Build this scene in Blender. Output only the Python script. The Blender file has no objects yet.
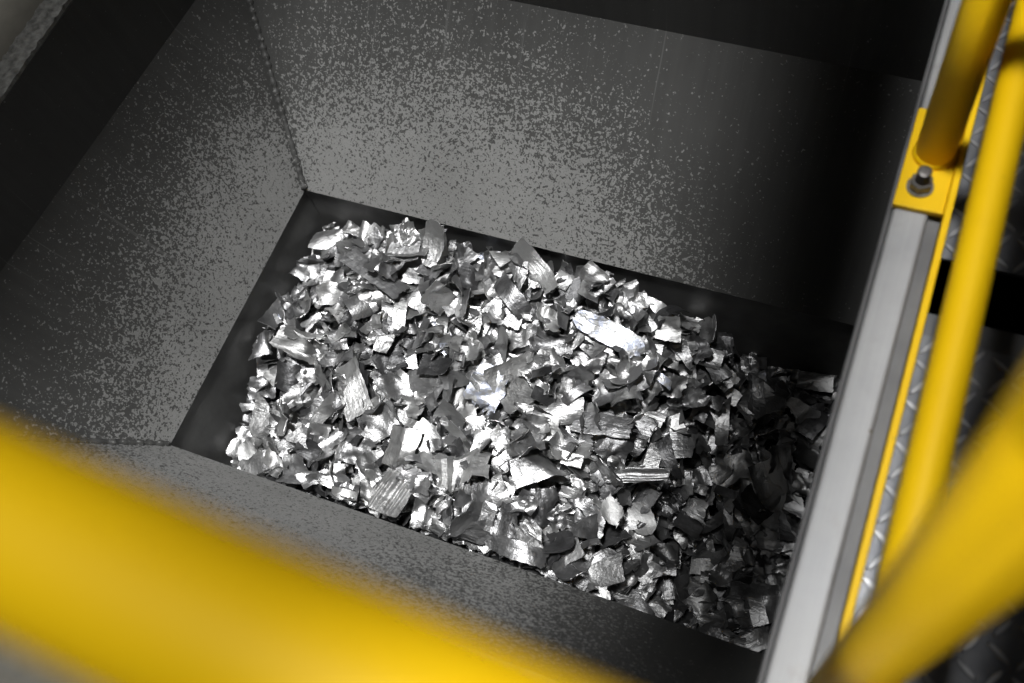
import bpy, math, random
import numpy as np
from mathutils import Vector, Matrix

SEED = 11
rng = np.random.default_rng(SEED)
random.seed(SEED)
scene = bpy.context.scene
COL = scene.collection

# ------------------------------------------------------------------ camera
F = 1002.0
CAM = np.array([0.0, 0.0, 1.5])
ex = np.array([3062.0, 856.0, -1002.0]); ex /= np.linalg.norm(ex)          # world X seen in camera axes (x right, y down, z forward)
ey = np.array([1016.0, -2461.0, 1002.0]); ey -= ex * ex.dot(ey); ey /= np.linalg.norm(ey)
ez = np.cross(ex, ey)
R_cw = np.stack([ex, ey, ez])            # rows: world axes in camera coords -> world = R_cw @ cam

def ray(px, py):
    return R_cw @ np.array([(px - 512) / F, (py - 341.5) / F, 1.0])

def on_z(px, py, z):
    d = ray(px, py); return CAM + d * ((z - CAM[2]) / d[2])

def at_t(px, py, t):
    return CAM + ray(px, py) * t

cam_data = bpy.data.cameras.new('camera')
cam_data.sensor_width = 36.0
cam_data.lens = F / 1024 * 36
cam_data.clip_start = 0.01
cam_data.clip_end = 100
cam = bpy.data.objects.new('camera', cam_data); COL.objects.link(cam)
right = R_cw @ np.array([1, 0, 0]); up = R_cw @ np.array([0, -1, 0]); back = R_cw @ np.array([0, 0, -1])
M = Matrix.Identity(4)
for i in range(3):
    M[i][0], M[i][1], M[i][2], M[i][3] = right[i], up[i], back[i], CAM[i]
cam.matrix_world = M
cam_data.dof.use_dof = True
cam_data.dof.focus_distance = 1.66
cam_data.dof.aperture_fstop = 3.0
scene.camera = cam

# ------------------------------------------------------------------ helpers
def link_mesh(name, verts, faces, mat=None, parent=None, smooth=False, attrs=None):
    me = bpy.data.meshes.new(name)
    me.from_pydata([tuple(map(float, v)) for v in verts], [], [tuple(map(int, f)) for f in faces])
    if smooth is True:
        me.polygons.foreach_set('use_smooth', [True] * len(me.polygons))
    elif smooth is not False:
        me.polygons.foreach_set('use_smooth', list(map(bool, smooth)))
    for k, a in (attrs or {}).items():
        at = me.attributes.new(k, 'FLOAT', 'POINT'); at.data.foreach_set('value', np.asarray(a, dtype=np.float32))
    if mat: me.materials.append(mat)
    me.update()
    o = bpy.data.objects.new(name, me); COL.objects.link(o)
    if parent: o.parent = parent
    return o

def empty(name, loc, label, cat, group=None):
    o = bpy.data.objects.new(name, None); COL.objects.link(o)
    o.location = loc; o.empty_display_size = 0.05
    o['label'] = label; o['category'] = cat
    if group: o['group'] = group
    return o

def child(name, verts, faces, mat, root, smooth=False, attrs=None):
    """a part given in world coordinates, kept under root"""
    off = np.array(root.location)
    p = root.parent
    while p is not None:
        off = off + np.array(p.location); p = p.parent
    return link_mesh(name, [np.asarray(v) - off for v in verts], faces, mat, root, smooth, attrs)

def box(lo, hi, bev=0.0):
    import bmesh
    lo = np.array(lo, float); hi = np.array(hi, float)
    bm = bmesh.new(); bmesh.ops.create_cube(bm, size=1.0)
    c = (lo + hi) / 2; s = hi - lo
    for v in bm.verts: v.co = Vector(c + np.array(v.co) * s)
    if bev: bmesh.ops.bevel(bm, geom=list(bm.edges), offset=bev, segments=3, profile=0.5, affect='EDGES')
    bm.verts.index_update()
    V = [tuple(v.co) for v in bm.verts]; Fc = [[v.index for v in f.verts] for f in bm.faces]
    bm.free(); return V, Fc

def tube(path, r, n=40, cap=True):
    P = [np.array(p, float) for p in path]; V = []; Fc = []
    prev = None
    for i, p in enumerate(P):
        d = (P[min(i + 1, len(P) - 1)] - P[max(i - 1, 0)]); d /= np.linalg.norm(d)
        if prev is None:
            a = np.array([0, 0, 1.0]) if abs(d[2]) < .9 else np.array([1.0, 0, 0])
            u = np.cross(d, a); u /= np.linalg.norm(u)
        else:
            u = prev - d * prev.dot(d); u /= np.linalg.norm(u)
        prev = u; w = np.cross(d, u)
        rr = r[i] if hasattr(r, '__len__') else r
        for k in range(n):
            t = 2 * math.pi * k / n
            V.append(p + rr * (math.cos(t) * u + math.sin(t) * w))
    for i in range(len(P) - 1):
        for k in range(n):
            Fc.append([i * n + k, i * n + (k + 1) % n, (i + 1) * n + (k + 1) % n, (i + 1) * n + k])
    if cap:
        Fc.append(list(range(n))[::-1]); Fc.append([(len(P) - 1) * n + k for k in range(n)])
    return V, Fc

# ------------------------------------------------------------------ materials
def new_mat(name):
    m = bpy.data.materials.new(name); m.use_nodes = True
    nt = m.node_tree; b = nt.nodes['Principled BSDF']
    return m, nt, b

def N(nt, typ, **kw):
    n = nt.nodes.new(typ)
    for k, v in kw.items():
        if k.startswith('i_'):
            n.inputs[k[2:].replace('_', ' ')].default_value = v
        else: setattr(n, k, v)
    return n

def mth(nt, op, a, b=None, c=None, clamp=False):
    n = nt.nodes.new('ShaderNodeMath'); n.operation = op; n.use_clamp = clamp
    for i, v in enumerate((a, b, c)):
        if v is None: continue
        if isinstance(v, (int, float)): n.inputs[i].default_value = v
        else: nt.links.new(v, n.inputs[i])
    return n.outputs[0]

def ramp(nt, fac, stops):
    n = nt.nodes.new('ShaderNodeValToRGB')
    e = n.color_ramp.elements
    while len(e) < len(stops): e.new(0.5)
    for i, (p, c) in enumerate(stops):
        e[i].position = p; e[i].color = (c, c, c, 1) if isinstance(c, (int, float)) else (*c, 1)
    nt.links.new(fac, n.inputs[0]); return n.outputs[0]

def noise(nt, vec, scale, detail=2.0, rough=0.5, dist=0.0):
    n = N(nt, 'ShaderNodeTexNoise'); n.inputs['Scale'].default_value = scale
    n.inputs['Detail'].default_value = detail; n.inputs['Roughness'].default_value = rough
    n.inputs['Distortion'].default_value = dist
    if vec is not None: nt.links.new(vec, n.inputs['Vector'])
    return n.outputs[0]

def bump(nt, h, strength, dist):
    n = nt.nodes.new('ShaderNodeBump'); n.inputs['Strength'].default_value = strength
    n.inputs['Distance'].default_value = dist; nt.links.new(h, n.inputs['Height']); return n.outputs[0]

def pos(nt): return nt.nodes.new('ShaderNodeNewGeometry').outputs['Position']

def mixc(nt, fac, a, b):
    n = nt.nodes.new('ShaderNodeMix'); n.data_type = 'RGBA'
    nt.links.new(fac, n.inputs[0])
    for s, v in ((6, a), (7, b)):
        if isinstance(v, tuple): n.inputs[s].default_value = (*v, 1)
        else: nt.links.new(v, n.inputs[s])
    return n.outputs[2]

def mat_dusty():
    """dark painted plate, carrying pale dust flecks as thick as the 'dust' attribute says"""
    m, nt, b = new_mat('dusty_dark_paint')
    P = pos(nt)
    d = N(nt, 'ShaderNodeAttribute', attribute_name='dust').outputs['Fac']
    big = noise(nt, P, 9.0, 3.0)
    d2 = mth(nt, 'ADD', d, mth(nt, 'MULTIPLY', mth(nt, 'SUBTRACT', big, 0.5), 0.22))
    n1 = noise(nt, P, 165.0, 2.0, 0.55, 0.4)
    n2 = noise(nt, P, 330.0, 1.0, 0.5, 0.3)
    nn = mth(nt, 'ADD', mth(nt, 'MULTIPLY', n1, 0.66), mth(nt, 'MULTIPLY', n2, 0.34))
    thr = mth(nt, 'SUBTRACT', 0.685, mth(nt, 'MULTIPLY', d2, 0.33))
    mask = mth(nt, 'MULTIPLY', mth(nt, 'SUBTRACT', nn, thr), 17.0, clamp=True)
    # sparse separate flecks further out
    v = N(nt, 'ShaderNodeTexVoronoi'); v.inputs['Scale'].default_value = 95.0
    nt.links.new(P, v.inputs['Vector'])
    rad = mth(nt, 'MULTIPLY', noise(nt, P, 40.0, 1.0), mth(nt, 'MULTIPLY_ADD', d2, 0.5, 0.22))
    dot = mth(nt, 'LESS_THAN', v.outputs['Distance'], rad)
    pick = mth(nt, 'LESS_THAN', N(nt, 'ShaderNodeSeparateColor').outputs[0], 2.0)
    sep = nt.nodes.new('ShaderNodeSeparateColor'); nt.links.new(v.outputs['Color'], sep.inputs[0])
    keep = mth(nt, 'LESS_THAN', sep.outputs[0], mth(nt, 'MULTIPLY_ADD', d2, 0.8, 0.03))
    mask = mth(nt, 'MAXIMUM', mask, mth(nt, 'MULTIPLY', mth(nt, 'MULTIPLY', dot, keep), 0.8))
    stain = noise(nt, P, 5.0, 4.0, 0.6)
    sx = nt.nodes.new('ShaderNodeSeparateXYZ'); nt.links.new(nt.nodes.new('ShaderNodeNewGeometry').outputs['Normal'], sx.inputs[0])
    side = mth(nt, 'GREATER_THAN', mth(nt, 'ABSOLUTE', sx.outputs[0]), 0.4)
    def slide(across, along):        # marks that run down each panel's slope
        out = []
        for sc_ in ((across, along, along), (along, across, along)):
            mp = nt.nodes.new('ShaderNodeMapping'); mp.inputs['Scale'].default_value = sc_
            nt.links.new(P, mp.inputs[0]); out.append(noise(nt, mp.outputs[0], 1.0, 3.0, 0.6, 0.15))
        return mth(nt, 'ADD', mth(nt, 'MULTIPLY', out[1], side), mth(nt, 'MULTIPLY', out[0], mth(nt, 'SUBTRACT', 1.0, side)))
    streak = slide(55.0, 3.0)
    scratch = mth(nt, 'MULTIPLY', mth(nt, 'SUBTRACT', slide(150.0, 2.2), 0.67), 14.0, clamp=True)
    paint = ramp(nt, mth(nt, 'ADD', mth(nt, 'MULTIPLY', stain, 0.55), mth(nt, 'MULTIPLY', streak, 0.45)), [(0.3, (0.036, 0.036, 0.0345)), (0.7, (0.054, 0.054, 0.052))])
    fine = noise(nt, P, 420.0, 2.0, 0.6)
    dcol = ramp(nt, mth(nt, 'ADD', mth(nt, 'MULTIPLY', stain, 0.5), mth(nt, 'MULTIPLY', fine, 0.5)),
                [(0.3, (0.125, 0.125, 0.121)), (0.72, (0.195, 0.195, 0.189))])
    worn = mixc(nt, mth(nt, 'MULTIPLY', scratch, 0.45), mixc(nt, mask, paint, dcol), (0.115, 0.115, 0.112))
    nt.links.new(worn, b.inputs['Base Color'])
    nt.links.new(mth(nt, 'MULTIPLY_ADD', mask, 0.3, 0.55), b.inputs['Roughness'])
    b.inputs['Specular IOR Level'].default_value = 0.25
    nt.links.new(bump(nt, mask, 0.25, 0.0008), b.inputs['Normal'])
    return m

def mat_simple_noise(name, c0, c1, scale, rough=0.6, metal=0.0, bstr=0.1, bdist=0.001, spec=0.4, stretch=None, r_var=0.1):
    m, nt, b = new_mat(name)
    P = pos(nt)
    if stretch:
        mp = nt.nodes.new('ShaderNodeMapping'); mp.inputs['Scale'].default_value = stretch
        nt.links.new(P, mp.inputs[0]); P = mp.outputs[0]
    a = noise(nt, P, scale, 5.0, 0.6)
    nt.links.new(ramp(nt, a, [(0.3, c0), (0.7, c1)]), b.inputs['Base Color'])
    b.inputs['Metallic'].default_value = metal
    b.inputs['Specular IOR Level'].default_value = spec
    nt.links.new(mth(nt, 'MULTIPLY_ADD', a, r_var, rough - r_var / 2), b.inputs['Roughness'])
    nt.links.new(bump(nt, noise(nt, P, scale * 8, 3.0), bstr, bdist), b.inputs['Normal'])
    return m

def mat_yellow():
    m, nt, b = new_mat('yellow_gloss_paint')
    P = pos(nt)
    a = noise(nt, P, 6.0, 4.0)
    col = ramp(nt, a, [(0.25, (0.72, 0.435, 0.002)), (0.75, (0.79, 0.50, 0.003))])
    sc = noise(nt, P, 75.0, 3.0, 0.7)
    gr = mth(nt, 'MULTIPLY', mth(nt, 'SUBTRACT', noise(nt, P, 22.0, 5.0, 0.7), 0.52), 3.0, clamp=True)
    col = mixc(nt, mth(nt, 'MULTIPLY', gr, 0.35), col, (0.60, 0.36, 0.006))
    chip = mth(nt, 'MULTIPLY', mth(nt, 'SUBTRACT', sc, 0.70), 25.0, clamp=True)
    col = mixc(nt, chip, col, (0.30, 0.20, 0.03))
    nt.links.new(col, b.inputs['Base Color'])
    b.inputs['Roughness'].default_value = 0.5; b.inputs['Specular IOR Level'].default_value = 0.2
    b.inputs['Coat Weight'].default_value = 0.0
    nt.links.new(bump(nt, noise(nt, P, 130.0, 2.0), 0.12, 0.0006), b.inputs['Normal'])
    return m

def mat_flake():
    m, nt, b = new_mat('shredded_aluminium')
    tone = N(nt, 'ShaderNodeAttribute', attribute_name='tone').outputs['Fac']
    blue = N(nt, 'ShaderNodeAttribute', attribute_name='tint').outputs['Fac']
    P = pos(nt)
    smudge = noise(nt, P, 55.0, 4.0, 0.65)
    t2 = mth(nt, 'ADD', tone, mth(nt, 'MULTIPLY', mth(nt, 'SUBTRACT', smudge, 0.5), 0.35))
    col = ramp(nt, t2, [(0.0, (0.03, 0.03, 0.031)), (0.25, (0.10, 0.10, 0.102)), (0.5, (0.29, 0.29, 0.293)),
                        (0.8, (0.41, 0.41, 0.408)), (1.0, (0.52, 0.52, 0.515))])
    pr = mth(nt, 'MULTIPLY', mth(nt, 'MULTIPLY', mth(nt, 'SUBTRACT', noise(nt, P, 90.0, 3.0), 0.45), 8.0, clamp=True), blue)
    col = mixc(nt, pr, col, (0.50, 0.53, 0.62))
    nt.links.new(col, b.inputs['Base Color'])
    nt.links.new(ramp(nt, tone, [(0.0, 0.55), (0.3, 0.9), (1.0, 1.0)]), b.inputs['Metallic'])
    scr = noise(nt, P, 300.0, 3.0, 0.7)
    rr = mth(nt, 'ADD', ramp(nt, tone, [(0.0, 0.45), (0.5, 0.42), (0.8, 0.44), (0.93, 0.50), (1.0, 0.60)]),
             mth(nt, 'MULTIPLY', mth(nt, 'SUBTRACT', smudge, 0.5), 0.35))
    nt.links.new(rr, b.inputs['Roughness'])
    hgt = mth(nt, 'ADD', mth(nt, 'MULTIPLY', noise(nt, P, 120.0, 2.5, 0.6), 1.0), mth(nt, 'MULTIPLY', scr, 0.18))
    oc = nt.nodes.new('ShaderNodeTexCoord').outputs['Object']
    mp = nt.nodes.new('ShaderNodeMapping'); mp.inputs['Scale'].default_value = (18.0, 210.0, 60.0)
    nt.links.new(oc, mp.inputs[0])
    st = noise(nt, mp.outputs[0], 1.0, 3.0, 0.6, 0.6)
    hgt = mth(nt, 'ADD', hgt, mth(nt, 'MULTIPLY', st, 0.7))
    nt.links.new(bump(nt, hgt, 0.55, 0.0024), b.inputs['Normal'])
    return m

M_DUST = mat_dusty()
M_SKIRT = mat_simple_noise('bare_dark_skirt', (0.075, 0.075, 0.074), (0.13, 0.13, 0.127), 14.0, 0.5, 0.3, 0.15, 0.001)
M_FLOOR = mat_simple_noise('stained_concrete', (0.065, 0.061, 0.05), (0.115, 0.108, 0.09), 11.0, 0.8, 0.0, 0.3, 0.002)
M_CRUST = mat_simple_noise('dust_crusted_edge', (0.06, 0.06, 0.055), (0.26, 0.26, 0.245), 85.0, 0.7, 0.0, 0.4, 0.002)
def mat_rim():
    m, nt, b = new_mat('brushed_steel')
    P = pos(nt)
    mp = nt.nodes.new('ShaderNodeMapping'); mp.inputs['Scale'].default_value = (260.0, 5.0, 260.0)
    nt.links.new(P, mp.inputs[0])
    br = noise(nt, mp.outputs[0], 1.0, 4.0, 0.6); bl = noise(nt, P, 9.0, 4.0, 0.6)
    col = ramp(nt, mth(nt, 'ADD', mth(nt, 'MULTIPLY', br, 0.25), mth(nt, 'MULTIPLY', bl, 0.75)), [(0.3, (0.23, 0.233, 0.238)), (0.7, (0.37, 0.37, 0.37))])
    v = N(nt, 'ShaderNodeTexVoronoi'); v.inputs['Scale'].default_value = 26.0; nt.links.new(P, v.inputs['Vector'])
    sp = nt.nodes.new('ShaderNodeSeparateColor'); nt.links.new(v.outputs['Color'], sp.inputs[0])
    d = mth(nt, 'MULTIPLY', mth(nt, 'LESS_THAN', v.outputs['Distance'], mth(nt, 'MULTIPLY', sp.outputs[1], 0.10)), mth(nt, 'LESS_THAN', sp.outputs[0], 0.45))
    col = mixc(nt, mth(nt, 'MULTIPLY', d, 0.8), col, (0.13, 0.11, 0.08))
    sm = mth(nt, 'MULTIPLY', mth(nt, 'SUBTRACT', noise(nt, P, 28.0, 4.0, 0.7), 0.58), 5.0, clamp=True)
    col = mixc(nt, mth(nt, 'MULTIPLY', sm, 0.5), col, (0.22, 0.20, 0.17))
    nt.links.new(col, b.inputs['Base Color'])
    b.inputs['Metallic'].default_value = 0.4
    nt.links.new(mth(nt, 'MULTIPLY_ADD', bl, 0.3, 0.42), b.inputs['Roughness'])
    nt.links.new(bump(nt, br, 0.25, 0.0006), b.inputs['Normal'])
    return m
M_STEEL = mat_rim()
M_STEELX = mat_simple_noise('brushed_steel', (0.27, 0.272, 0.278), (0.36, 0.362, 0.366), 7.0, 0.62, 0.35, 0.08, 0.0006, stretch=(3, 1, 3), r_var=0.18)
M_STEELD = mat_simple_noise('dull_steel', (0.085, 0.085, 0.087), (0.15, 0.15, 0.15), 9.0, 0.55, 0.3, 0.1, 0.0006)
M_CHECK = mat_simple_noise('checker_plate_steel', (0.10, 0.104, 0.115), (0.21, 0.213, 0.222), 16.0, 0.42, 0.7, 0.12, 0.0008, r_var=0.25)
M_TREAD = mat_simple_noise('worn_lit_tread', (0.30, 0.305, 0.315), (0.50, 0.50, 0.505), 30.0, 0.35, 0.7, 0.1, 0.0006)  # worn lozenges; the light they catch is put into the colour too
M_BOLT = mat_simple_noise('zinc_bolt', (0.10, 0.095, 0.09), (0.22, 0.21, 0.20), 120.0, 0.45, 0.8, 0.2, 0.001)
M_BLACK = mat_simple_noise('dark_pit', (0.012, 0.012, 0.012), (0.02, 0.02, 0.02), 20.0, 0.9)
M_YEL = mat_yellow()
M_FLAKE = mat_flake()

# ------------------------------------------------------------------ hopper
ZB, ZF, ZR = 0.0, 0.30, 0.49          # lower opening, fold, rim
XL0, XL1 = -1.0095, -1.19             # side panel at opening / at fold
YB0, YB1 = 0.781, 1.08
YF0, YF1 = 0.2425, 0.085
XR = 0.030
hop = empty('hopper', (-0.5, 0.5, -0.35), 'dark grey steel hopper with sloped dust-speckled walls holding shredded metal', 'hopper')

D0 = lambda v: 0.0
def panel(name, a, b_, c, d, mat, nu=2, nv=2, th=0.006, dust=None, outward=None):
    """slab whose inner face is the quad a-b-c-d (a,b low edge; d,c high edge)"""
    a, b_, c, d = map(lambda q: np.array(q, float), (a, b_, c, d))
    n = np.cross(b_ - a, d - a); n /= np.linalg.norm(n)
    ctr = (a + b_ + c + d) / 4
    if n.dot(np.array([-.5, .5, ctr[2] + .0]) - ctr) > 0: n = -n     # outward
    V = []; D = []
    for j in range(nv):
        for i in range(nu):
            u, v = i / (nu - 1), j / (nv - 1)
            V.append((a * (1 - u) + b_ * u) * (1 - v) + (d * (1 - u) + c * u) * v)
    k = len(V)
    V += [v + n * th for v in V[:k]]
    seamA, seamB = np.array((XL0, YB0, 0.0)), np.array((XL1, YB1, ZF)); sd = (seamB - seamA) / np.linalg.norm(seamB - seamA)
    def seam_dip(v):          # lowers the dust in a band along the corner weld
        w_ = v - seamA; q = np.linalg.norm(w_ - sd * w_.dot(sd))
        return max(0.0, 1 - q / .022) * .30
    Fc = []
    for j in range(nv - 1):
        for i in range(nu - 1):
            q = [j * nu + i, j * nu + i + 1, (j + 1) * nu + i + 1, (j + 1) * nu + i]
            Fc.append(q); Fc.append([x + k for x in q][::-1])
    def side(idx):
        for p, q in zip(idx[:-1], idx[1:]): Fc.append([p, q, q + k, p + k])
    side(list(range(nu))); side([nu * (nv - 1) + i for i in range(nu)][::-1])
    side([j * nu for j in range(nv)][::-1]); side([j * nu + nu - 1 for j in range(nv)])
    at = None
    if mat is M_DUST:
        vals = [dust(v) - seam_dip(v) if dust is not D0 else 0.0 for v in V[:k]]
        at = {'dust': vals + vals}
    return child(name, V, Fc, mat, hop, False, at)

def dust_field(samples):
    P = np.array([s[0] for s in samples]); W = np.array([s[1] for s in samples])
    def f(v):
        d2 = ((P - v) ** 2).sum(1) + 0.0025
        w = d2 ** -1.6
        return float((w * W).sum() / w.sum())
    return f

def hit_plane(px, py, p0, n):
    d = ray(px, py); n = np.array(n, float); p0 = np.array(p0, float)
    return CAM + d * (n.dot(p0 - CAM) / n.dot(d))

nb = np.cross([1, 0, 0], [0, YB1 - YB0, ZF]); nl = np.cross([0, 1, 0], [XL1 - XL0, 0, ZF]); nf = np.cross([1, 0, 0], [0, YF1 - YF0, ZF])
back_s = [(330, 200, .97), (400, 205, .98), (480, 215, .98), (560, 235, .95), (620, 250, .75), (680, 275, .55), (740, 285, .22), (790, 290, .06),
          (340, 150, .92), (420, 160, .93), (500, 175, .93), (580, 190, .82), (640, 200, .55), (690, 200, .28), (750, 200, .06), (820, 200, .0),
          (300, 110, .62), (380, 100, .66), (450, 110, .72), (540, 120, .66), (610, 120, .42), (670, 120, .15), (740, 110, .03),
          (290, 50, .33), (360, 50, .40), (440, 50, .44), (520, 60, .36), (600, 60, .18), (680, 60, .03), (270, 5, .22), (350, 3, .28), (450, 3, .25), (530, 10, .08), (860, 250, 0)]
left_s = [(280, 190, .95), (250, 230, .96), (220, 300, .95), (190, 360, .92), (165, 420, .82), (240, 150, .78), (215, 190, .74), (190, 240, .72), (165, 300, .72),
          (140, 350, .64), (120, 400, .52), (240, 80, .40), (200, 110, .42), (160, 160, .38), (130, 220, .33), (100, 280, .32), (75, 340, .32), (55, 400, .36),
          (215, 20, .16), (160, 70, .18), (110, 140, .15), (60, 220, .13), (20, 290, .14), (15, 380, .2)]
front_s = [(190, 452, .9), (260, 480, .95), (340, 510, .93), (420, 540, .85), (500, 580, .75), (560, 600, .6), (620, 625, .35), (690, 650, .03), (120, 446, .7), (60, 442, .5),
           (150, 470, .85), (300, 520, .9), (450, 570, .6)]
fb = dust_field([(hit_plane(x, y, (0, YB0, 0), nb), d) for x, y, d in back_s])
fl = dust_field([(hit_plane(x, y, (XL0, 0, 0), nl), d) for x, y, d in left_s])
ff = dust_field([(hit_plane(x, y, (0, YF0, 0), nf), d) for x, y, d in front_s])

def on_slopes(z, left=True, back=True):
    x = XL0 + (XL1 - XL0) / ZF * z if left else XR
    y = (YB0 + (YB1 - YB0) / ZF * z) if back else (YF0 + (YF1 - YF0) / ZF * z)
    return (x, y, z)
BL, BR, FL, FR = on_slopes(.292), on_slopes(.272, False), on_slopes(.335, True, False), on_slopes(.30, False, False)
panel('sloped_panel', (XL0, YB0, ZB), (XR, YB0, ZB), BR, BL, M_DUST, 130, 24, dust=fb)
panel('sloped_panel', (XL0, YF0, ZB), (XL0, YB0, ZB), BL, FL, M_DUST, 70, 24, dust=fl)
panel('sloped_panel', (XR, YF0, ZB), (XL0, YF0, ZB), FL, FR, M_DUST, 60, 16, dust=ff)
D0 = lambda v: 0.0
XT, YT0, YT1 = XL1 - .01, .075, 1.075
panel('side_panel', (XR, YB0, -.30), (XR, YF0, -.30), (XR, YF0, ZB), (XR, YB0, ZB), M_DUST, dust=D0)
panel('side_panel', (XR, YB0, ZB), (XR, YF0, ZB), FR, BR, M_DUST, dust=D0)
panel('upper_panel', BL, BR, (XR, YT1, ZR), (XT, YT1, ZR), M_DUST, dust=D0)
panel('upper_panel', FL, BL, (XT, YT1, ZR), (XT, YT0, ZR), M_DUST, 24, 12, dust=D0)
panel('upper_panel', FR, FL, (XT, YT0, ZR), (XR, YT0, ZR), M_DUST, dust=D0)
panel('upper_panel', BR, FR, (XR, YT0, ZR), (XR, YT1, ZR), M_DUST, dust=D0)
e = 0.004
t_ = 0.032
panel('skirt_panel', (XL0 + t_, YB0 - t_, -.30), (XR, YB0 - t_, -.30), (XR, YB0 + e, -.002), (XL0 - e, YB0 + e, -.002), M_SKIRT)
panel('skirt_panel', (XL0 + t_, YF0 + t_, -.30), (XL0 + t_, YB0 - t_, -.30), (XL0 - e, YB0 + e, -.002), (XL0 - e, YF0 - e, -.002), M_SKIRT)
panel('skirt_panel', (XR, YF0 + t_, -.30), (XL0 + t_, YF0 + t_, -.30), (XL0 - e, YF0 - e, -.002), (XR, YF0 - e, -.002), M_SKIRT)
V, Fc = box((XL0 - .02, YF0 - .02, -.312), (XR + .02, YB0 + .02, -.302)); child('bottom_plate', V, Fc, M_SKIRT, hop)
# weld beads up the corners
def weld(p, q, nm='weld_seam'):
    p = np.array(p, float); q = np.array(q, float); n = 90
    path = [p + (q - p) * i / n for i in range(n + 1)]
    r = [0.0062 + 0.0014 * math.sin(i * 1.9) + 0.0010 * rng.standard_normal() for i in range(n + 1)]
    V, Fc = tube(path, r, 10)
    child(nm, V, Fc, M_DUST, hop, True, {'dust': [0.12 + .30 * max(0, (1 - i / n)) * (0.6 + .4 * math.sin(i * .7)) for i in range(n + 1) for _ in range(10)]})
weld((XL0, YB0, .002), BL); weld((XL0, YF0, .002), FL)
weld(BL, (XT, YT1, ZR - .004))

# rims: dust-crusted angle at the end wall and front, steel channel beside the walkway
def crust_rim(lo, hi):
    """rim edge heaped with dust crumbs: a thick strip with an uneven top"""
    lo = np.array(lo); hi = np.array(hi)
    nx = max(3, int((hi[0] - lo[0]) / .006)); ny = max(3, int((hi[1] - lo[1]) / .006))
    xs = np.linspace(lo[0], hi[0], nx); ys = np.linspace(lo[1], hi[1], ny)
    zz = hi[2] + 0.004 * rng.random((ny, nx)) ** 2
    V = []; Fc = []
    for j, y in enumerate(ys):
        for i, x in enumerate(xs):
            V.append((x + (.002 * rng.standard_normal() if 0 < i < nx - 1 else 0), y, zz[j, i]))
    for j in range(ny - 1):
        for i in range(nx - 1):
            Fc.append([j * nx + i, j * nx + i + 1, (j + 1) * nx + i + 1, (j + 1) * nx + i])
    k = len(V)
    bd = [i for i in range(nx)] + [j * nx + nx - 1 for j in range(1, ny)] + [(ny - 1) * nx + i for i in range(nx - 2, -1, -1)] + [j * nx for j in range(ny - 2, 0, -1)]
    for i in bd: V.append((V[i][0], V[i][1], lo[2]))
    for i in range(len(bd)):
        j = (i + 1) % len(bd)
        Fc.append([bd[j], bd[i], k + i, k + j])
    Fc.append([k + i for i in range(len(bd))][::-1])
    return child('rim_flange', V, Fc, M_CRUST, hop, False)
crust_rim((XL1 - .052, YF1 - .03, ZR + .001), (XL1 - .0105, YB1 + .05, ZR + .006))
crust_rim((XL1 - .01, YT0 - .036, ZR + .001), (-.002, YT0 - .001, ZR + .006))
V, Fc = box((0.0165, -.9, ZR - .012), (0.054, 1.9, ZR + .010), 0.004); child('steel_rim', V, Fc, M_STEEL, hop)
V, Fc = box((0.0105, -.9, ZR - .016), (0.0163, 1.9, ZR + .005), 0.0025); child('rim_lip', V, Fc, M_STEELD, hop)
V, Fc = box((0.0545, -.9, ZR - .06), (0.0685, 1.9, ZR + .001), 0.001); child('rim_ledge', V, Fc, M_STEELD, hop)

# ------------------------------------------------------------------ railing beside the walkway
rail = empty('guard_railing', (0.045, 0.75, ZR), 'yellow tubular guard railing bolted along the bare steel rim, with toe board', 'railing')
pA = np.array([0.0435, 0.752])
V, Fc = tube([(pA[0], pA[1], ZR + .019), (pA[0], pA[1], 1.61)], 0.0215, 48); child('post', V, Fc, M_YEL, rail, True)
# weld collar at the post foot
V, Fc = tube([(pA[0], pA[1], ZR + .0185), (pA[0], pA[1], ZR + .022), (pA[0], pA[1], ZR + .026)], [0.0240, 0.0236, 0.0212], 48); child('weld_collar', V, Fc, M_YEL, rail, True)
V, Fc = box((0.0145, 0.675, ZR + .0102), (0.0682, 0.812, ZR + .0185), 0.0015)
bp = child('base_plate', V, Fc, M_YEL, rail)
def bolt(cx, cy, z):
    V = []; Fc = []
    def add(v, f):
        k = len(V); V.extend(v); Fc.extend([[i + k for i in q] for q in f])
    add(*tube([(cx, cy, z), (cx, cy, z + .0025)], 0.0145, 28))
    v, f = tube([(cx, cy, z + .0025), (cx, cy, z + .0125), (cx, cy, z + .0137)], [.0128, .0128, .0112], 6); add(v, f)
    rs = []; ps = []
    for i in range(15):
        ps.append((cx, cy, z + .0137 + i * .0013)); rs.append(.0078 if i % 2 else .0070)
    rs[-1] = .005
    add(*tube(ps, rs, 20))
    me = child('bolt', V, Fc, M_BOLT, bp)
bolt(0.0375, 0.7035, ZR + .0185); bolt(0.0375, 0.7925, ZR + .0185)
V, Fc = box((0.0688, -.9, ZR - .055), (0.0762, 1.9, ZR + .024), 0.0012); child('toe_board', V, Fc, M_YEL, rail)
# knee rail runs along the outer side of the posts
cR = at_t(942, 380, 0.85); rR = 0.0175
V, Fc = tube([(cR[0] + .004, y, cR[2]) for y in np.linspace(-.9, 1.9, 12)], rR, 48); child('knee_rail', V, Fc, M_YEL, rail, True)
pB = at_t(929, 600, 0.455)
V, Fc = tube([(pB[0], pB[1], ZR + .012), (pB[0], pB[1], 1.61)], 0.0215, 56); child('post', V, Fc, M_YEL, rail, True)
V, Fc = tube([(pA[0] * .5 + pB[0] * .5, y, 1.62) for y in np.linspace(-.9, 1.9, 6)], 0.0215, 40); child('top_rail', V, Fc, M_YEL, rail, True)

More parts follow.
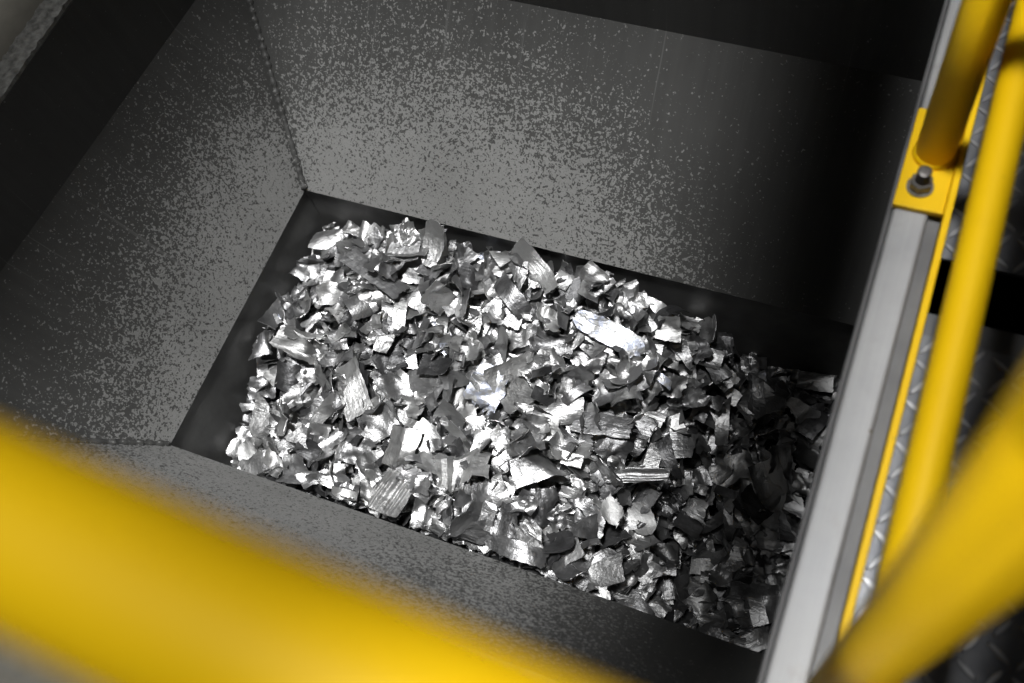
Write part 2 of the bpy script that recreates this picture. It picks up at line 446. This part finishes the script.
# ------------------------------------------------------------------ handrail across the near side
q1 = at_t(0, 524, 0.234); q2 = at_t(620, 824, 0.188)
dF = (q2 - q1) / np.linalg.norm(q2 - q1)
p1 = q1 - dF * 1.25; p2 = q2 + dF * 0.22
c0 = (p1 + p2) / 2
hand = empty('handrail', (c0[0], c0[1], ZR), 'thick yellow tube handrail crossing close in front of the hopper, out of focus', 'handrail')
V, Fc = tube([p1 + (p2 - p1) * k / 19 for k in range(20)], 0.0215, 96); child('top_rail', V, Fc, M_YEL, hand, True)
for p in (p1 + dF * .04, p2 - dF * .03):
    V, Fc = tube([(p[0], p[1], ZR + .006), (p[0], p[1], p[2] - .019)], 0.0205, 32); child('post', V, Fc, M_YEL, hand, True)

# ------------------------------------------------------------------ surroundings
def struct(o): o['kind'] = 'structure'; return o
V, Fc = box((-6, -6, ZR - .4), (XL1 - .0115 - .0105, 6, ZR)); struct(link_mesh('concrete_floor', V, Fc, M_FLOOR))
V, Fc = box((XL1 - .0115 + .0, -6, ZR - .4), (0.0095, YT0 - .0085, ZR - .001)); struct(link_mesh('concrete_floor', V, Fc, M_FLOOR))
V, Fc = box((XL1 - .0115, YT1 + .008, ZR - .4), (0.0095, 6, ZR - .001)); struct(link_mesh('concrete_floor', V, Fc, M_FLOOR))

ZW = 0.42
def checker(x0, x1, y0, y1):
    V, Fc = box((x0, y0, ZW - .006), (x1, y1, ZW))
    V = list(V); Fc = list(Fc)
    p = 0.0255; L, Wd, H = 0.0145, 0.0036, 0.0022
    nx = int((min(x1, .62) - x0) / p); ny = int((y1 - y0) / p)
    for j in range(ny):
        for i in range(nx):
            cx, cy = x0 + p * (i + .5), y0 + p * (j + .5)
            if cy < -.25 or cy > 1.5: continue
            a = math.radians(45 if (i + j) % 2 else -45) + math.radians(12)
            ca, sa = math.cos(a), math.sin(a)
            k = len(V); n = 12
            for s, z in ((1.0, -.0005), (0.62, H)):
                for m in range(n):
                    t = 2 * math.pi * m / n
                    u, w = L * s * math.copysign(abs(math.cos(t)) ** .9, math.cos(t)), Wd * s * math.sin(t)
                    if s < 1: u *= 1.25
                    V.append((cx + u * ca - w * sa, cy + u * sa + w * ca, ZW + z))
            for m in range(n):
                Fc.append([k + m, k + (m + 1) % n, k + n + (m + 1) % n, k + n + m])
            Fc.append([k + n + m for m in range(n)])
    o = link_mesh('walkway_floor', V, Fc, M_CHECK)
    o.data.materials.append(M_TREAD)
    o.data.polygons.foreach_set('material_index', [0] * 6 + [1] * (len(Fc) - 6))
    return struct(o)
checker(0.080, 2.5, -3.0, 0.572)
checker(0.080, 2.5, 0.676, 3.5)
V, Fc = box((0.081, 0.60, ZW - .16), (2.4, 0.635, ZW - .06), 0.002); o = link_mesh('support_beam', V, Fc, M_STEELD); o['label'] = 'dull steel beam down in the dark gap between the tread plates'; o['category'] = 'beam'
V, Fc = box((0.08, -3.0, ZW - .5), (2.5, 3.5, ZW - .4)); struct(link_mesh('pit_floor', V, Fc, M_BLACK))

# ------------------------------------------------------------------ shredded metal
HX0, HX1, HY0, HY1, CELL = XL0 + .008, XR, YF0 + .002, YB0 - .008, 0.008
NXc = int((HX1 - HX0) / CELL) + 1; NYc = int((HY1 - HY0) / CELL) + 1

def sstep(a, b, x):
    t = np.clip((x - a) / (b - a), 0, 1); return t * t * (3 - 2 * t)

def heap(x, y):
    sx = (0.70 + 0.30 * sstep(-1.03, -0.70, x)) * (1 - sstep(-0.36, -0.12, x))
    fl_ = 1 - 0.75 * (1 - sstep(-1.0, -0.80, x)) * (1 - sstep(.28, .6, y))
    lump = .012 * np.sin(x * 11 + 1) * np.cos(y * 13 + .4)
    return -0.168 + 0.150 * sx * fl_ + lump - .010 * np.exp(-((x + 1.0) ** 2) / .03 - ((y - .78) ** 2) / .03) + .028 * np.exp(-((x + .42) ** 2) / .03 - ((y - .24) ** 2) / .008) + .030 * np.exp(-((x + .52) ** 2) / .05 - ((y - .74) ** 2) / .01)

gx = HX0 + CELL * (np.arange(NXc) + .5); gy = HY0 + CELL * (np.arange(NYc) + .5)
GX, GY = np.meshgrid(gx, gy)
TGT = heap(GX, GY)
H = TGT - 0.050

def flake_shape(kind, L, W, r, nu=9, nv=7, th=0.0011):
    """top grid of one torn, bent piece of sheet: verts (nu*nv,3)"""
    u, v = np.meshgrid(np.linspace(-1, 1, nu), np.linspace(-1, 1, nv))
    j = 0.22 if kind not in ('plate',) else 0.10
    c = np.array([[-1, -1], [1, -1], [1, 1], [-1, 1]], float) + r.uniform(-j, j, (4, 2))
    if kind == 'wedge':
        s = r.uniform(.08, .45); c[1, 1] *= s; c[2, 1] *= s
    if kind == 'shard':
        c[int(r.integers(4))] *= r.uniform(.2, .6)
    U, Vv = (1 + u) / 2, (1 + v) / 2
    if kind in ('oval', 'spoon'):
        x = u * np.sqrt(1 - v * v * .42); y = v * np.sqrt(1 - u * u * (.45 if kind == 'oval' else .2))
    else:
        x = (c[0, 0] * (1 - U) + c[1, 0] * U) * (1 - Vv) + (c[3, 0] * (1 - U) + c[2, 0] * U) * Vv
        y = (c[0, 1] * (1 - U) + c[1, 1] * U) * (1 - Vv) + (c[3, 1] * (1 - U) + c[2, 1] * U) * Vv
    edge = np.maximum(np.abs(u), np.abs(v)) > .99
    jag = 0.09 if kind in ('crumpled', 'shard', 'wedge', 'scrap') else .035
    x = x + edge * r.normal(0, jag, x.shape) * .7; y = y + edge * r.normal(0, jag, x.shape)
    x = x * L / 2; y = y * W / 2
    z = np.zeros_like(x)
    m = min(L, W)
    amp = {'crumpled': .085, 'scrap': .05, 'folded': .035, 'plate': .012, 'ribbed': .01}.get(kind, .016) * m
    for q in range(5):
        a = r.uniform(0, math.pi); k = r.uniform(2.2, 6.5) / m
        ph = r.uniform(0, 6.28)
        w = np.sin((x * math.cos(a) + y * math.sin(a)) * k + ph)
        if q % 2 == 0: w = 1 - 2 * np.abs(w)
        z = z + amp * w * r.uniform(.4, 1.0)
    if kind == 'ribbed':
        z = z + .0016 * np.sin(y * math.pi / .0062 + 1.3 * np.sin(y * 190 + 2) + .5 * np.sin(x * 60)) * (1 - .6 * u * u) + .002 * np.sin(x * 45 + y * 70)
    P = np.stack([x, y, z], -1).reshape(-1, 3)
    def curl(P, ang, kap, s0=0.0):
        d = np.array([math.cos(ang), math.sin(ang)]); n = np.array([-d[1], d[0]])
        s = P[:, :2] @ d - s0; t = P[:, :2] @ n; zz = P[:, 2]
        ss = np.where(s > 0, s, 0) if s0 else s
        rad = 1 / kap
        s2 = np.where(s > 0, (rad - zz) * np.sin(kap * ss), s) if s0 else (rad - zz) * np.sin(kap * s)
        z2 = np.where(s > 0, rad - (rad - zz) * np.cos(kap * ss), zz) if s0 else rad - (rad - zz) * np.cos(kap * s)
        s2 = s2 + s0
        return np.column_stack([d[0] * s2 + n[0] * t, d[1] * s2 + n[1] * t, z2])
    def fold(P, ang, th_, s0):
        d = np.array([math.cos(ang), math.sin(ang)]); n = np.array([-d[1], d[0]])
        s = P[:, :2] @ d - s0; t = P[:, :2] @ n; zz = P[:, 2]
        ct, st = math.cos(th_), math.sin(th_)
        s2 = np.where(s > 0, s * ct - zz * st, s) + s0; z2 = np.where(s > 0, s * st + zz * ct, zz)
        return np.column_stack([d[0] * s2 + n[0] * t, d[1] * s2 + n[1] * t, z2])
    if kind in ('curled', 'strip', 'spoon'):
        P = curl(P, r.uniform(-.4, .4) + (math.pi / 2 if r.random() < .45 and kind == 'curled' else 0), r.choice([-1, 1]) * r.uniform(.6, 2.5) / max(L, W))
    elif kind in ('wedge', 'shard', 'oval', 'plate'):
        P = curl(P, r.uniform(0, 3.14), r.choice([-1, 1]) * r.uniform(.2, 1.5) / L)
    if kind == 'spoon':
        P = fold(P, math.pi + r.uniform(-.2, .2), r.uniform(.5, .8), L * .28)
    if kind == 'folded':
        P = fold(P, r.uniform(0, 6.28), r.choice([-1, 1]) * r.uniform(.6, 1.9), r.uniform(-.1, .3) * m)
        if r.random() < .5: P = fold(P, r.uniform(0, 6.28), r.choice([-1, 1]) * r.uniform(.4, 1.2), r.uniform(.1, .35) * m)
    if kind in ('crumpled',):
        for _ in range(3): P = fold(P, r.uniform(0, 6.28), r.choice([-1, 1]) * r.uniform(.3, 1.1), r.uniform(-.05, .35) * m)
    if kind == 'scrap' or (kind in ('shard', 'plate', 'wedge') and r.random() < .5):
        P = fold(P, r.uniform(0, 6.28), r.choice([-1, 1]) * r.uniform(.25, .8), r.uniform(.1, .4) * m)
    P[:, :2] -= P[:, :2].mean(0); P[:, 2] -= P[:, 2].mean()
    # thickness
    G = P.reshape(nv, nu, 3)
    du = np.gradient(G, axis=1); dv = np.gradient(G, axis=0)
    nn = np.cross(du, dv); nn /= (np.linalg.norm(nn, axis=-1, keepdims=True) + 1e-12)
    top = P; bot = P - nn.reshape(-1, 3) * th
    k = nu * nv
    Fc = []; sm = []
    flat = kind in ('crumpled',) and r.random() < .4
    for jj in range(nv - 1):
        for i in range(nu - 1):
            q = [jj * nu + i, jj * nu + i + 1, (jj + 1) * nu + i + 1, (jj + 1) * nu + i]
            Fc.append(q); Fc.append([a + k for a in q][::-1]); sm += [not flat] * 2
    bd = list(range(nu)) + [jj * nu + nu - 1 for jj in range(1, nv)] + [(nv - 1) * nu + i for i in range(nu - 2, -1, -1)] + [jj * nu for jj in range(nv - 2, 0, -1)]
    V = np.concatenate([top, bot, top[bd], bot[bd]]); nbd = len(bd)
    for i in range(nbd):
        j2 = (i + 1) % nbd
        Fc.append([2 * k + j2, 2 * k + i, 2 * k + nbd + i, 2 * k + nbd + j2]); sm.append(False)
    return V, Fc, sm, k

def rot(yaw, tilt, tdir):
    cy, sy = math.cos(yaw), math.sin(yaw)
    Rz = np.array([[cy, -sy, 0], [sy, cy, 0], [0, 0, 1]])
    a = np.array([math.cos(tdir), math.sin(tdir), 0]); K = np.array([[0, -a[2], a[1]], [a[2], 0, -a[0]], [-a[1], a[0], 0]])
    T = np.eye(3) + math.sin(tilt) * K + (1 - math.cos(tilt)) * K @ K
    return T @ Rz

def settle(V, k, Rm, x, y, pct=72, lift=0.0):
    """turned by Rm at (x, y), let the piece down on what lies there; returns its place, and raises the heap"""
    global H
    W = V @ Rm.T
    m = 0.004
    lo, hi = W.min(0), W.max(0)
    x = min(max(x, HX0 + m - lo[0]), HX1 - m - hi[0]); y = min(max(y, HY0 + m - lo[1]), HY1 - m - hi[1])
    T = W[:k]
    ix = np.clip(((T[:, 0] + x - HX0) / CELL).astype(int), 0, NXc - 1); iy = np.clip(((T[:, 1] + y - HY0) / CELL).astype(int), 0, NYc - 1)
    h = H[iy, ix]
    dz = np.percentile(h - T[:, 2], pct) + lift
    new = T[:, 2] + dz
    new = np.minimum(new, h + 0.026)
    np.maximum.at(H, (iy, ix), new)
    return np.array([x, y, dz])

KINDS = ['shard', 'plate', 'curled', 'wedge', 'crumpled', 'folded', 'strip', 'scrap', 'oval', 'ribbed']
KP = np.array([.17, .10, .14, .11, .14, .12, .09, .10, .02, .01])
def rand_dims(kind, big):
    s = rng.lognormal(0, .28) * (0.050 if big else 0.036)
    if kind == 'strip': return s * 1.5, s * .38
    if kind in ('curled', 'wedge'): return s * 1.15, s * rng.uniform(.45, .75)
    if kind == 'ribbed': return s * 1.2, s * .8
    return s, s * rng.uniform(.55, .95)
def rand_tone():
    t = rng.random()
    if t < .06: return rng.uniform(.05, .2)
    if t < .26: return rng.uniform(.32, .55)
    if t < .87: return rng.uniform(.52, .84)
    return rng.uniform(.86, 1.0)

# the small stuff between and beneath
SV, SF, SS, ST, SB = [], [], [], [], []
scnt = 0
# the packed core of the heap, rough, always under the loose pieces
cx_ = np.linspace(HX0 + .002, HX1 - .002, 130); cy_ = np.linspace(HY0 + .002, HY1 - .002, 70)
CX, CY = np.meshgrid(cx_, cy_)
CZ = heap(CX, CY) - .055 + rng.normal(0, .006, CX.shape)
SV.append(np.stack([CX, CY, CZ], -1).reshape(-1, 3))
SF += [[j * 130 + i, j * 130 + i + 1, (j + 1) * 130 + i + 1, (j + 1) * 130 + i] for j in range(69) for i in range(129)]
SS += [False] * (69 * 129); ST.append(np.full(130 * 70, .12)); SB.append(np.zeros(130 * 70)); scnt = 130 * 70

def uniform_xy():
    return rng.uniform(HX0 + .01, HX1 - .01), rng.uniform(HY0 + .01, HY1 - .01)

def small(n, fill=False):
    global scnt
    for _ in range(n):
        kind = rng.choice(KINDS, p=KP); L, W = rand_dims(kind, False)
        V, Fc, sm, k = flake_shape(kind, L, W, rng, 8, 6, .0010)
        best = None
        for _t in range(4 if fill else 1):       # lands where the heap is lowest
            x, y = uniform_xy()
            i, j = min(int((x - HX0) / CELL), NXc - 1), min(int((y - HY0) / CELL), NYc - 1)
            dlt = H[j, i] - TGT[j, i]
            if best is None or dlt < best[0]: best = (dlt, x, y)
        Rm = rot(rng.uniform(0, 6.28), abs(rng.normal(0, .55)), rng.uniform(0, 6.28))
        p = settle(V, k, Rm, best[1], best[2], 70)
        Wd = V @ Rm.T + p
        SV.append(Wd); SF.extend([[a + scnt for a in f] for f in Fc]); SS.extend(sm)
        ST.append(np.full(len(V), rand_tone())); SB.append(np.full(len(V), 1.0 if rng.random() < .008 else 0.0)); scnt += len(V)

small(1500, True)

flakes = []
def add_flake(kind, L, W, tone, tint, x, y, Rm, pct=82, lift=0.0, name=None, fixed=None):
    V, Fc, sm, k = flake_shape(kind, L, W, rng, 13, 41 if kind == 'ribbed' else 10, .0012)
    p = settle(V, k, Rm, x, y, pct, lift)
    if fixed is not None: p = np.array(fixed)
    o = link_mesh('metal_flake', V, Fc, M_FLAKE, None, sm, {'tone': np.full(len(V), tone), 'tint': np.full(len(V), tint)})
    Mx = Matrix.Identity(4)
    for i in range(3):
        for j in range(3): Mx[i][j] = Rm[i, j]
        Mx[i][3] = p[i]
    o.matrix_world = Mx
    o['category'] = 'metal flake'; o['group'] = 'shredded metal flakes heaped in the hopper'
    d = dict(o=o, kind=kind, L=L, W=W, tone=tone, tint=tint, p=p, tilt=math.acos(max(-1, min(1, Rm[2, 2]))), lm=name)
    flakes.append(d); return d

def heap_hit(px, py):
    p = on_z(px, py, -.03)
    for _ in range(12):
        i, j = min(max(int((p[0] - HX0) / CELL), 0), NXc - 1), min(max(int((p[1] - HY0) / CELL), 0), NYc - 1)
        z = float(np.percentile(H[max(0, j - 2):j + 3, max(0, i - 2):i + 3], 70)); p = on_z(px, py, z)
    return p

# (px, py, length, width in px, image angle, kind, tone, tint, tilt, label, short name for neighbours)
LM = [
 (434, 246, 42, 25, -68, 'oval', .90, 0, .62, 'pale tongue-shaped flake standing on end against the dark skirt below the back wall', 'the upright tongue flake'),
 (547, 256, 64, 21, 48, 'strip', .93, 0, .55, 'long bright torn strip poking up over the back edge of the heap', 'the long strip at the back edge'),
 (610, 336, 84, 26, 27, 'spoon', .80, 1, .12, 'longest blade in the heap, one end rolled over, bluish print along it', 'the bluish blade'),
 (815, 383, 40, 18, 6, 'plate', .86, 0, .05, 'pale flat rectangle lying in shade where the heap meets the steel rim', 'the pale rectangle by the rim'),
 (353, 389, 60, 30, 72, 'plate', .93, 0, .25, 'pale oblong plate crossed by a fine crease, lying lengthwise down the heap', 'the creased oblong plate'),
 (250, 457, 34, 21, 65, 'oval', 1.0, 0, .2, 'whitish oval flake at the lowest front corner of the heap', 'the whitish oval'),
 (393, 496, 44, 36, -62, 'ribbed', .88, 0, .3, 'bright scrap with deep parallel grooves at the front edge of the heap', 'the grooved scrap'),
 (638, 483, 66, 17, 0, 'ribbed', .62, 0, .2, 'long narrow grooved flake lying level, like a bundle of thin ridges', 'the narrow grooved flake'),
 (463, 466, 58, 52, -10, 'crumpled', .97, 0, .1, 'broad whitish wrinkled square of foil, largest bright piece toward the front', 'the broad wrinkled square'),
 (487, 389, 40, 42, 30, 'scrap', .88, 1, .15, 'wrinkled bluish-white square of foil in the middle of the heap', 'the bluish square'),
 (512, 297, 62, 19, 52, 'strip', .36, 0, .25, 'long dull grey strip slanting down behind the middle of the heap', 'the long dull strip'),
 (374, 273, 78, 24, 36, 'curled', .50, 0, .3, 'long grey blade with a bowed edge near the back corner of the heap', 'the bowed grey blade'),
 (735, 470, 54, 33, -25, 'crumpled', .95, 0, .3, 'crumpled bright scrap with torn ends standing out of the shaded end of the heap', 'the bright crumpled scrap'),
 (768, 480, 42, 34, 68, 'curled', .72, 0, .3, 'smooth softly curved grey flake in the shaded end, close to the rim', 'the smooth curved flake'),
 (669, 333, 31, 26, 6, 'folded', .95, 0, .15, 'small bright rectangle folded across its middle, near the dark back skirt', 'the folded rectangle'),
 (287, 378, 30, 28, 20, 'curled', .22, 0, .4, 'dark grey curved plate with a bright rim beside creased foil', 'the dark curved plate'),
 (303, 352, 56, 31, 25, 'folded', .93, 0, .2, 'bright foil folded to a ridge near the end wall side of the heap', 'the ridged foil'),
 (403, 449, 44, 32, -70, 'folded', .95, 0, .25, 'bright foil flake with one corner turned over toward the front', 'the turned-corner foil'),
 (612, 512, 32, 29, 40, 'shard', 1.0, 0, .12, 'matt whitish scratched flake with a notched edge, one of a touching pair', 'the notched matt flake'),
 (642, 521, 40, 26, 62, 'oval', 1.0, 0, .15, 'matt whitish rounded flake, the longer of a touching matt pair', 'the rounded matt flake'),
 (436, 366, 36, 28, 12, 'plate', .25, 0, .3, 'dark smooth four-cornered plate among bright pieces', 'the dark four-cornered plate'),
 (512, 566, 74, 19, 17, 'strip', .50, 0, .2, 'long grey strip lying along the front edge of the hopper opening', 'the long front-edge strip'),
 (603, 591, 30, 15, 62, 'wedge', .93, 0, .25, 'small bright tongue hanging over the front edge of the opening', 'the small bright tongue'),
 (668, 462, 50, 31, 60, 'wedge', .27, 0, .45, 'dark grey pointed flake with a bright shoulder at the edge of the shade', 'the dark pointed flake'),
 (548, 320, 34, 32, 10, 'crumpled', .97, 0, .1, 'bright crinkled knob of foil behind the middle of the heap', 'the crinkled knob'),
 (755, 508, 46, 20, 58, 'strip', .05, 0, .3, 'black strip lying in the shaded end of the heap', 'the black strip'),
 (345, 501, 32, 11, 12, 'strip', .95, 0, .2, 'narrow bright sliver lying along the front edge', 'the narrow front sliver'),
 (600, 262, 26, 22, 40, 'folded', .85, 0, .5, 'small folded bright flake leaning at the back edge near the speckled wall', 'the leaning back-edge flake'),
]
def lm_flake(row):
    px, py, L, W, ang, kind, tone, tint, tilt, lab, short = row
    p = heap_hit(px, py)
    t = float(np.linalg.norm(p - CAM))
    mpp = 1.70 / F * (t / 1.72)
    a = math.radians(ang)
    q = on_z(px + 20 * math.cos(a), py + 20 * math.sin(a), p[2]); yaw = math.atan2(q[1] - p[1], q[0] - p[0])
    st = float(np.linalg.norm((q - p)[:2])) / (20 * mpp)
    # tilt towards the viewer: turn about world X so the far edge lifts
    Rm = rot(yaw, tilt * (1 if tilt > .4 or rng.random() < .8 else -1), rng.uniform(-.3, .3))
    L2 = L * mpp * st * 0.90 / max(.55, math.cos(tilt) if abs(math.sin(yaw)) > .7 else 1)
    d = add_flake(kind, L2, W * mpp * 0.95, tone, tint, p[0], p[1], Rm, 80, .002, short)
    d['label'] = lab

# 290 loose larger pieces, the named ones among the last on top
NBIG = 298 - len(LM)
def big(n):
    for _ in range(n):
        kind = rng.choice(KINDS, p=KP); L, W = rand_dims(kind, True)
        best = None
        for _t in range(5):
            x, y = uniform_xy()
            i, j = min(int((x - HX0) / CELL), NXc - 1), min(int((y - HY0) / CELL), NYc - 1)
            near = min([math.hypot(x - f['p'][0], y - f['p'][1]) for f in flakes] or [1])
            sc = near - 0.6 * (H[j, i] - TGT[j, i])
            if best is None or sc > best[0]: best = (sc, x, y)
        Rm = rot(rng.uniform(0, 6.28), abs(rng.normal(0, .52)), rng.uniform(0, 6.28))
        add_flake(kind, L, W, rand_tone(), 1.0 if rng.random() < .01 else 0.0, best[1], best[2], Rm)
big(NBIG * 2 // 3); small(340)
big(NBIG - NBIG * 2 // 3); small(120)
for row in LM: lm_flake(row)

me = bpy.data.meshes.new('shredded_metal_litter')
SVa = np.concatenate(SV)
me.from_pydata(SVa.tolist(), [], SF)
me.polygons.foreach_set('use_smooth', SS)
for nm, arr in (('tone', ST), ('tint', SB)):
    at = me.attributes.new(nm, 'FLOAT', 'POINT'); at.data.foreach_set('value', np.concatenate(arr).astype(np.float32))
me.materials.append(M_FLAKE); me.update()
lit = bpy.data.objects.new('shredded_metal_litter', me); COL.objects.link(lit)
lit['kind'] = 'stuff'; lit['label'] = 'small torn bits of shredded grey metal filling the heap between larger flakes'

# labels that single out each flake: its look, then where it lies from a flake one can find
SHAPE = {'shard': 'jagged flake', 'plate': 'flat plate', 'curled': 'curled flake', 'wedge': 'tapering flake', 'crumpled': 'crumpled scrap',
         'folded': 'folded flake', 'strip': 'narrow strip', 'scrap': 'buckled flake', 'oval': 'rounded flake', 'ribbed': 'grooved flake', 'spoon': 'blade'}
def finish(d):
    if d['tint']: return 'bluish'
    t = d['tone']
    return 'blackish' if t < .2 else 'dull grey' if t < .5 else 'silvery' if t < .7 else 'bright' if t < .86 else 'whitish'
def where(dx, dy):
    a = math.degrees(math.atan2(dy, dx)) % 360
    return ['on the rim side of', 'diagonally behind, rimward of', 'behind', 'diagonally behind, wallward of', 'on the end-wall side of',
            'diagonally before, wallward of', 'in front of', 'diagonally before, rimward of'][int((a + 22.5) // 45) % 8]
lms = [d for d in flakes if d['lm']]
used = set(d['label'] for d in lms)
for d in sorted((f for f in flakes if not f['lm']), key=lambda f: -f['L'] * f['W']):
    area = d['L'] * d['W']
    size = 'big ' if area > .0032 else '' if area > .0016 else 'small '
    state = 'steep ' if d['tilt'] > .7 else 'tilted ' if d['tilt'] > .4 else ''
    order = sorted(lms, key=lambda l: float(np.hypot(*(d['p'] - l['p'])[:2])))
    done = False
    for st_ in (0, 1, 2):
        for l in order[:4 + st_]:
            v = d['p'] - l['p']; dist = float(np.hypot(v[0], v[1]))
            near = '' if st_ == 0 else ('close ' if dist < .06 else 'a little way ' if dist < .12 else 'well ')
            lab = f"{size}{state if st_ else ''}{finish(d)} {SHAPE[d['kind']]} {near if st_ else ''}{where(v[0], v[1])} {l['lm']}"
            if lab not in used and len(lab.replace('-', ' ').split()) <= 16:
                used.add(lab); d['label'] = lab; done = True; break
        if done: break
    if not done: d['label'] = lab
for d in flakes:
    d['o']['label'] = d['label']


# ------------------------------------------------------------------ light
w = bpy.data.worlds.new('World'); scene.world = w; w.use_nodes = True
bg = w.node_tree.nodes['Background']; bg.inputs[0].default_value = (1.0, 0.99, 0.97, 1); bg.inputs[1].default_value = 0.028

def lamp(name, loc, sx, sy, power, spread, tilt=(0, 0), color=(1, 1, 1)):
    ld = bpy.data.lights.new(name, 'AREA'); ld.shape = 'RECTANGLE'; ld.size = sx; ld.size_y = sy
    ld.energy = power; ld.spread = math.radians(spread); ld.color = color
    o = bpy.data.objects.new(name, ld); COL.objects.link(o)
    o.location = loc; o.rotation_euler = (math.radians(tilt[0]), math.radians(tilt[1]), 0)
    return o
# key beam over the hopper, then unseen fill lights added to brighten railing and floors
lamp('hopper_lamp', (-0.69, 0.535, 2.1), 0.89, 1.14, 5.6, 11)  # unseen source, beam edges set to leave upper walls and rim end dark
lamp('fill_light', (-0.078, 0.6, 2.5), 0.16, 2.6, 1.5, 4, (0, -4.5))  # added strip of light for the rim and knee rail
lamp('fill_light', (0.12, -2.2, 1.75), 0.20, 0.7, 0.09, 8, (77, 0))  # added frontal fill aimed at the railing posts, no fixture there
lamp('fill_light', (0.022, -2.2, 1.75), 0.06, 0.7, 0.20, 3, (77, 0))  # added narrow fill to lift the rear post
lamp('fill_light', (-0.90, -0.50, 3.0), 1.7, 1.16, 8.6, 17)  # added fill that brightens the near handrail
lamp('fill_light', (-1.78, 0.8, 3.0), 1.0, 3.0, 7.5, 6)  # added fill for the concrete past the end wall

# ------------------------------------------------------------------ render
scene.render.engine = 'CYCLES'
scene.cycles.use_denoising = True
scene.cycles.max_bounces = 8
scene.cycles.sample_clamp_indirect = 6
scene.view_settings.view_transform = 'Standard'; scene.view_settings.look = 'None'
scene.view_settings.exposure = 0.0; scene.view_settings.gamma = 1.0
